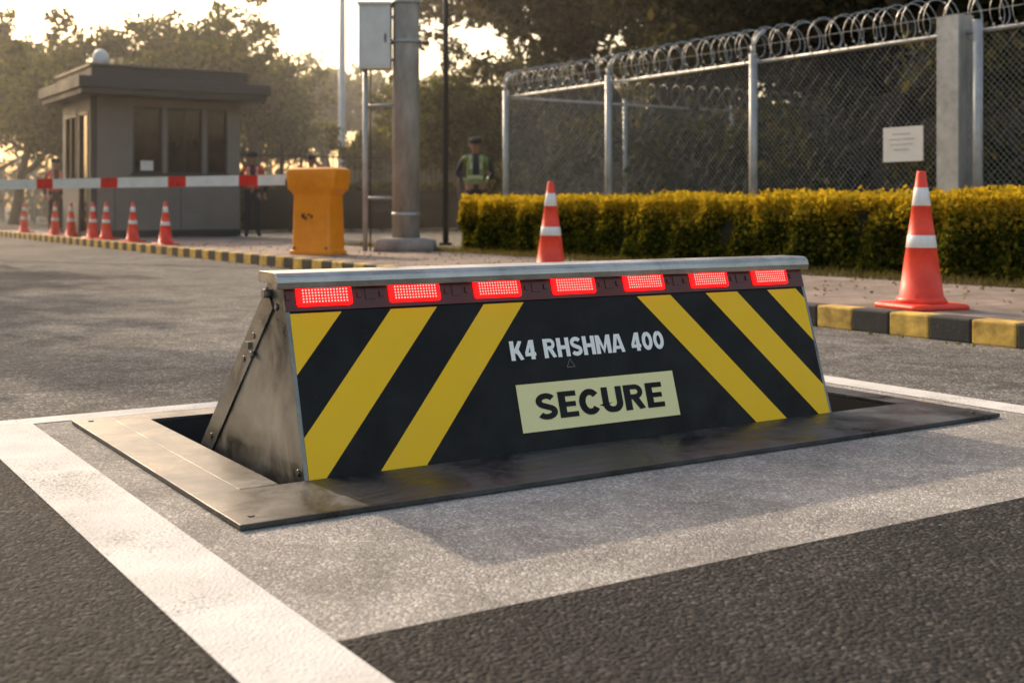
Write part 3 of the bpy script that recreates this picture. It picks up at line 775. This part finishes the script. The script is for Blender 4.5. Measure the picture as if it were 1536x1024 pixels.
# ------------------------------------------------------------------ people
def skin_mesh(verts, edges, radii, root, sub=2):
    me = bpy.data.meshes.new('sk'); me.from_pydata(verts, edges, [])
    o = bpy.data.objects.new('sk', me); scene.collection.objects.link(o)
    m = o.modifiers.new('s', 'SKIN'); m.use_smooth_shade = True
    for i, d in enumerate(me.skin_vertices[0].data):
        r = radii[i]; d.radius = r if isinstance(r, tuple) else (r, r); d.use_root = (i == root)
    sb = o.modifiers.new('u', 'SUBSURF'); sb.levels = sub; sb.render_levels = sub
    bpy.context.view_layer.update()
    out = bpy.data.meshes.new_from_object(o.evaluated_get(bpy.context.evaluated_depsgraph_get()))
    bpy.data.objects.remove(o); return out
def person(loc, rot, vest, pose, scale=1.0, cap=True):
    e = empty('security_guard', loc, rot); e.scale = (scale,)*3
    V = [(0, .01, .93), (0, .0, 1.08), (0, -.005, 1.27), (0, .005, 1.40), (0, .01, 1.475), (0, -.005, 1.545), (0, -.01, 1.615), (0, 0, 1.675)]
    R = [(.15, .105), (.135, .095), (.165, .11), (.13, .085), (.052, .052), (.066, .078), (.078, .094), (.058, .07)]
    E = [(i, i+1) for i in range(7)]
    hands = []
    for s in (-1, 1):
        el, wr = pose[s]; b = len(V)
        V += [(s*.175, .005, 1.405), tuple(el), tuple(wr)]; R += [.062, .045, .031]; E += [(3, b), (b, b+1), (b+1, b+2)]
        d = (Vector(wr)-Vector(el)).normalized(); pm = Vector(wr)+d*.055; b2 = len(V)
        V.append(tuple(pm)); R.append((.036, .02)); E.append((b+2, b2)); hands.append((Vector(wr), d, s))
        lg = pose['legs'][s]; b = len(V)
        V += [(s*.09, .01, .86), (lg[0][0], lg[0][1], .49), (lg[1][0], lg[1][1]+.02, .09), (lg[1][0]+s*.02, lg[1][1]-.13, .045)]
        R += [.095, .063, .046, .040]; E += [(0, b), (b, b+1), (b+1, b+2), (b+2, b+3)]
    me = skin_mesh(V, E, R, 0)
    names = ['skin', 'navy', vest, 'reflect', 'shoe', 'hair']
    for k in names: me.materials.append(M[k])
    for p in me.polygons:
        c = p.center; mi = 1; arm = abs(c.x) > .21
        if c.z > 1.485: mi = 0
        elif c.z < .10: mi = 4
        elif 1.0 < c.z < 1.44 and not arm:
            front_open = abs(c.x) < .03 and c.y < 0 and c.z > 1.12
            mi = 3 if (1.06 < c.z < 1.10 or 1.20 < c.z < 1.235 or (abs(abs(c.x)-.09) < .018 and c.z > 1.2)) else 2
            if front_open: mi = 1
        if mi == 1:
            for w, d, s in hands:
                if (c-w).dot(d) > -.005 and (c-w).length < .16: mi = 0
        if c.z > 1.60 and c.y > .03: mi = 5
        p.material_index = mi; p.use_smooth = True
    o = bpy.data.objects.new('body', me); scene.collection.objects.link(o); o.parent = e
    for w, d, s in hands:
        side = d.cross(Vector((0, 1, 0))).normalized() if abs(d.y) < .9 else Vector((1, 0, 0)); fv = []; fe = []; fr = []
        nrm = side.cross(d)
        rt = w+d*.05; fv.append(tuple(rt)); fr.append(.014)
        for i, l in enumerate((.065, .075, .07, .055)):
            off = side*(-.027+.018*i); b = len(fv)
            fv += [tuple(w+d*.085+off), tuple(w+d*(.085+l*.55)+off+nrm*.006), tuple(w+d*(.085+l*.9)+off+nrm*.024)]; fr += [.0095, .0085, .007]
            fe += [(0, b), (b, b+1), (b+1, b+2)]
        b = len(fv); fv += [tuple(w+d*.04-side*.035), tuple(w+d*.075-side*.05+nrm*.01)]; fr += [.011, .009]; fe += [(0, b), (b, b+1)]
        hm = skin_mesh(fv, fe, fr, 0, 1); hm.materials.append(M['skin'])
        ho = bpy.data.objects.new('hand', hm); scene.collection.objects.link(ho); ho.parent = e
    mb = MB()
    for s in (-1, 1):
        mb.loft([ring(.011, 1.622, 8, s*.03, -.098), ring(.006, 1.632, 8, s*.03, -.1)], 'hair')
        mb.loft([[(s*.082, -.01+.02*math.cos(a), 1.61+.03*math.sin(a)) for a in [k*.785 for k in range(8)]],
                 [(s*.098, .005+.016*math.cos(a), 1.612+.026*math.sin(a)) for a in [k*.785 for k in range(8)]]], 'skin')
    mb.loft([[(-.013, -.095, 1.58), (.013, -.095, 1.58), (.006, -.095, 1.625), (-.006, -.095, 1.625)], [(-.008, -.118, 1.583), (.008, -.118, 1.583), (.003, -.102, 1.62), (-.003, -.102, 1.62)]], 'skin')
    mb.box(-.024, .024, -.096, -.092, 1.553, 1.559, 'vest_r')
    mb.make('face', e)
    mb = MB()
    k = 'navy' if cap else 'hair'
    rr = [ring(.093, 1.645, 20), ring(.101, 1.67, 20), ring(.106, 1.70, 20), ring(.085, 1.735, 20), ring(.04, 1.75, 20), ring(.01, 1.753, 20)]
    rr = [[(x, y*1.12-.003, z) for x, y, z in r] for r in rr]
    mb.loft(rr, k)
    if cap:
        vis = [(-.075, -.085), (-.06, -.135), (0, -.165), (.06, -.135), (.075, -.085)]
        mb.loft([[(x, y, 1.648-.012*(y < -.1)) for x, y in vis], [(x, y, 1.656-.012*(y < -.1)) for x, y in vis]], k, smooth=False)
    mb.make('cap' if cap else 'hair', e)
legs = {-1: ((-.10, 0), (-.115, 0)), 1: ((.10, -.01), (.12, 0))}
hips = {-1: ((-.30, .05, 1.16), (-.17, -.10, 1.02)), 1: ((.30, .05, 1.16), (.17, -.10, 1.02)), 'legs': legs}
relax = {-1: ((-.235, .03, 1.14), (-.245, -.04, .91)), 1: ((.235, .03, 1.14), (.25, -.05, .91)), 'legs': legs}
front = {-1: ((-.24, .0, 1.14), (-.09, -.17, 1.06)), 1: ((.24, .02, 1.14), (.25, -.05, .91)), 'legs': legs}
person((-.62, 20.6, .12), .15, 'vest_g', hips, 1.03)
person((-5.20, 24.4, .131), .25, 'vest_r', front, .98)
person((-4.45, 27.0, .12), -.3, 'vest_r', relax, 1.02)
person((-10.35, 27.6, .131), .6, 'vest_r', relax, .98)

# ------------------------------------------------------------------ light
sd = Vector((-.581, .815, 0)).normalized(); EL = math.radians(28.6)
az = math.atan2(sd.x, sd.y)
w = bpy.data.worlds.new('World'); scene.world = w; w.use_nodes = True; nt = w.node_tree
sky = nt.nodes.new('ShaderNodeTexSky'); sky.sky_type = 'NISHITA'; sky.sun_disc = False
sky.sun_elevation = EL; sky.sun_rotation = az % (2*math.pi)
sky.air_density = 1.5; sky.dust_density = 3.5; sky.ozone_density = 1.0
warm = mix(nt, 1.0, sky.outputs[0], (1.95, 1.72, 1.56), 'MULTIPLY')
nt.links.new(warm, nt.nodes['Background'].inputs[0]); nt.nodes['Background'].inputs[1].default_value = .15
sl = bpy.data.lights.new('sun', 'SUN'); sl.energy = 3.7; sl.angle = math.radians(.8); sl.color = (1, .81, .58)
so = bpy.data.objects.new('sun', sl); scene.collection.objects.link(so)
dirv = Vector((sd.x*math.cos(EL), sd.y*math.cos(EL), math.sin(EL)))
so.rotation_euler = dirv.to_track_quat('Z', 'Y').to_euler(); so.location = dirv*30
# morning haze: a real, thin scattering medium lying over the grounds beyond the gate
hm = bpy.data.materials.new('haze'); hm.use_nodes = True; hn = hm.node_tree
hn.nodes.remove(hn.nodes['Principled BSDF'])
vs = hn.nodes.new('ShaderNodeVolumeScatter'); vs.inputs['Color'].default_value = (1, .95, .88, 1)
vs.inputs['Density'].default_value = .0042; vs.inputs['Anisotropy'].default_value = .45
hn.links.new(vs.outputs[0], hn.nodes['Material Output'].inputs['Volume']); M['haze'] = hm
mb = MB(); mb.box(-70, 60, 18, 100, .2, 16, 'haze'); mb.make('haze')

# ------------------------------------------------------------------ camera
cam = bpy.data.cameras.new('camera'); cam.sensor_width = 36; cam.lens = 36*1826/1536
cam.shift_y = -202/1536; cam.clip_end = 3000
cam.dof.use_dof = True; cam.dof.focus_distance = 3.8; cam.dof.aperture_fstop = 4.0
co = bpy.data.objects.new('camera', cam); scene.collection.objects.link(co)
co.location = (0, 0, .75); co.rotation_euler = (math.radians(90), 0, 0); scene.camera = co
scene.view_settings.view_transform = 'Standard'; scene.view_settings.look = 'None'
scene.view_settings.exposure = 0
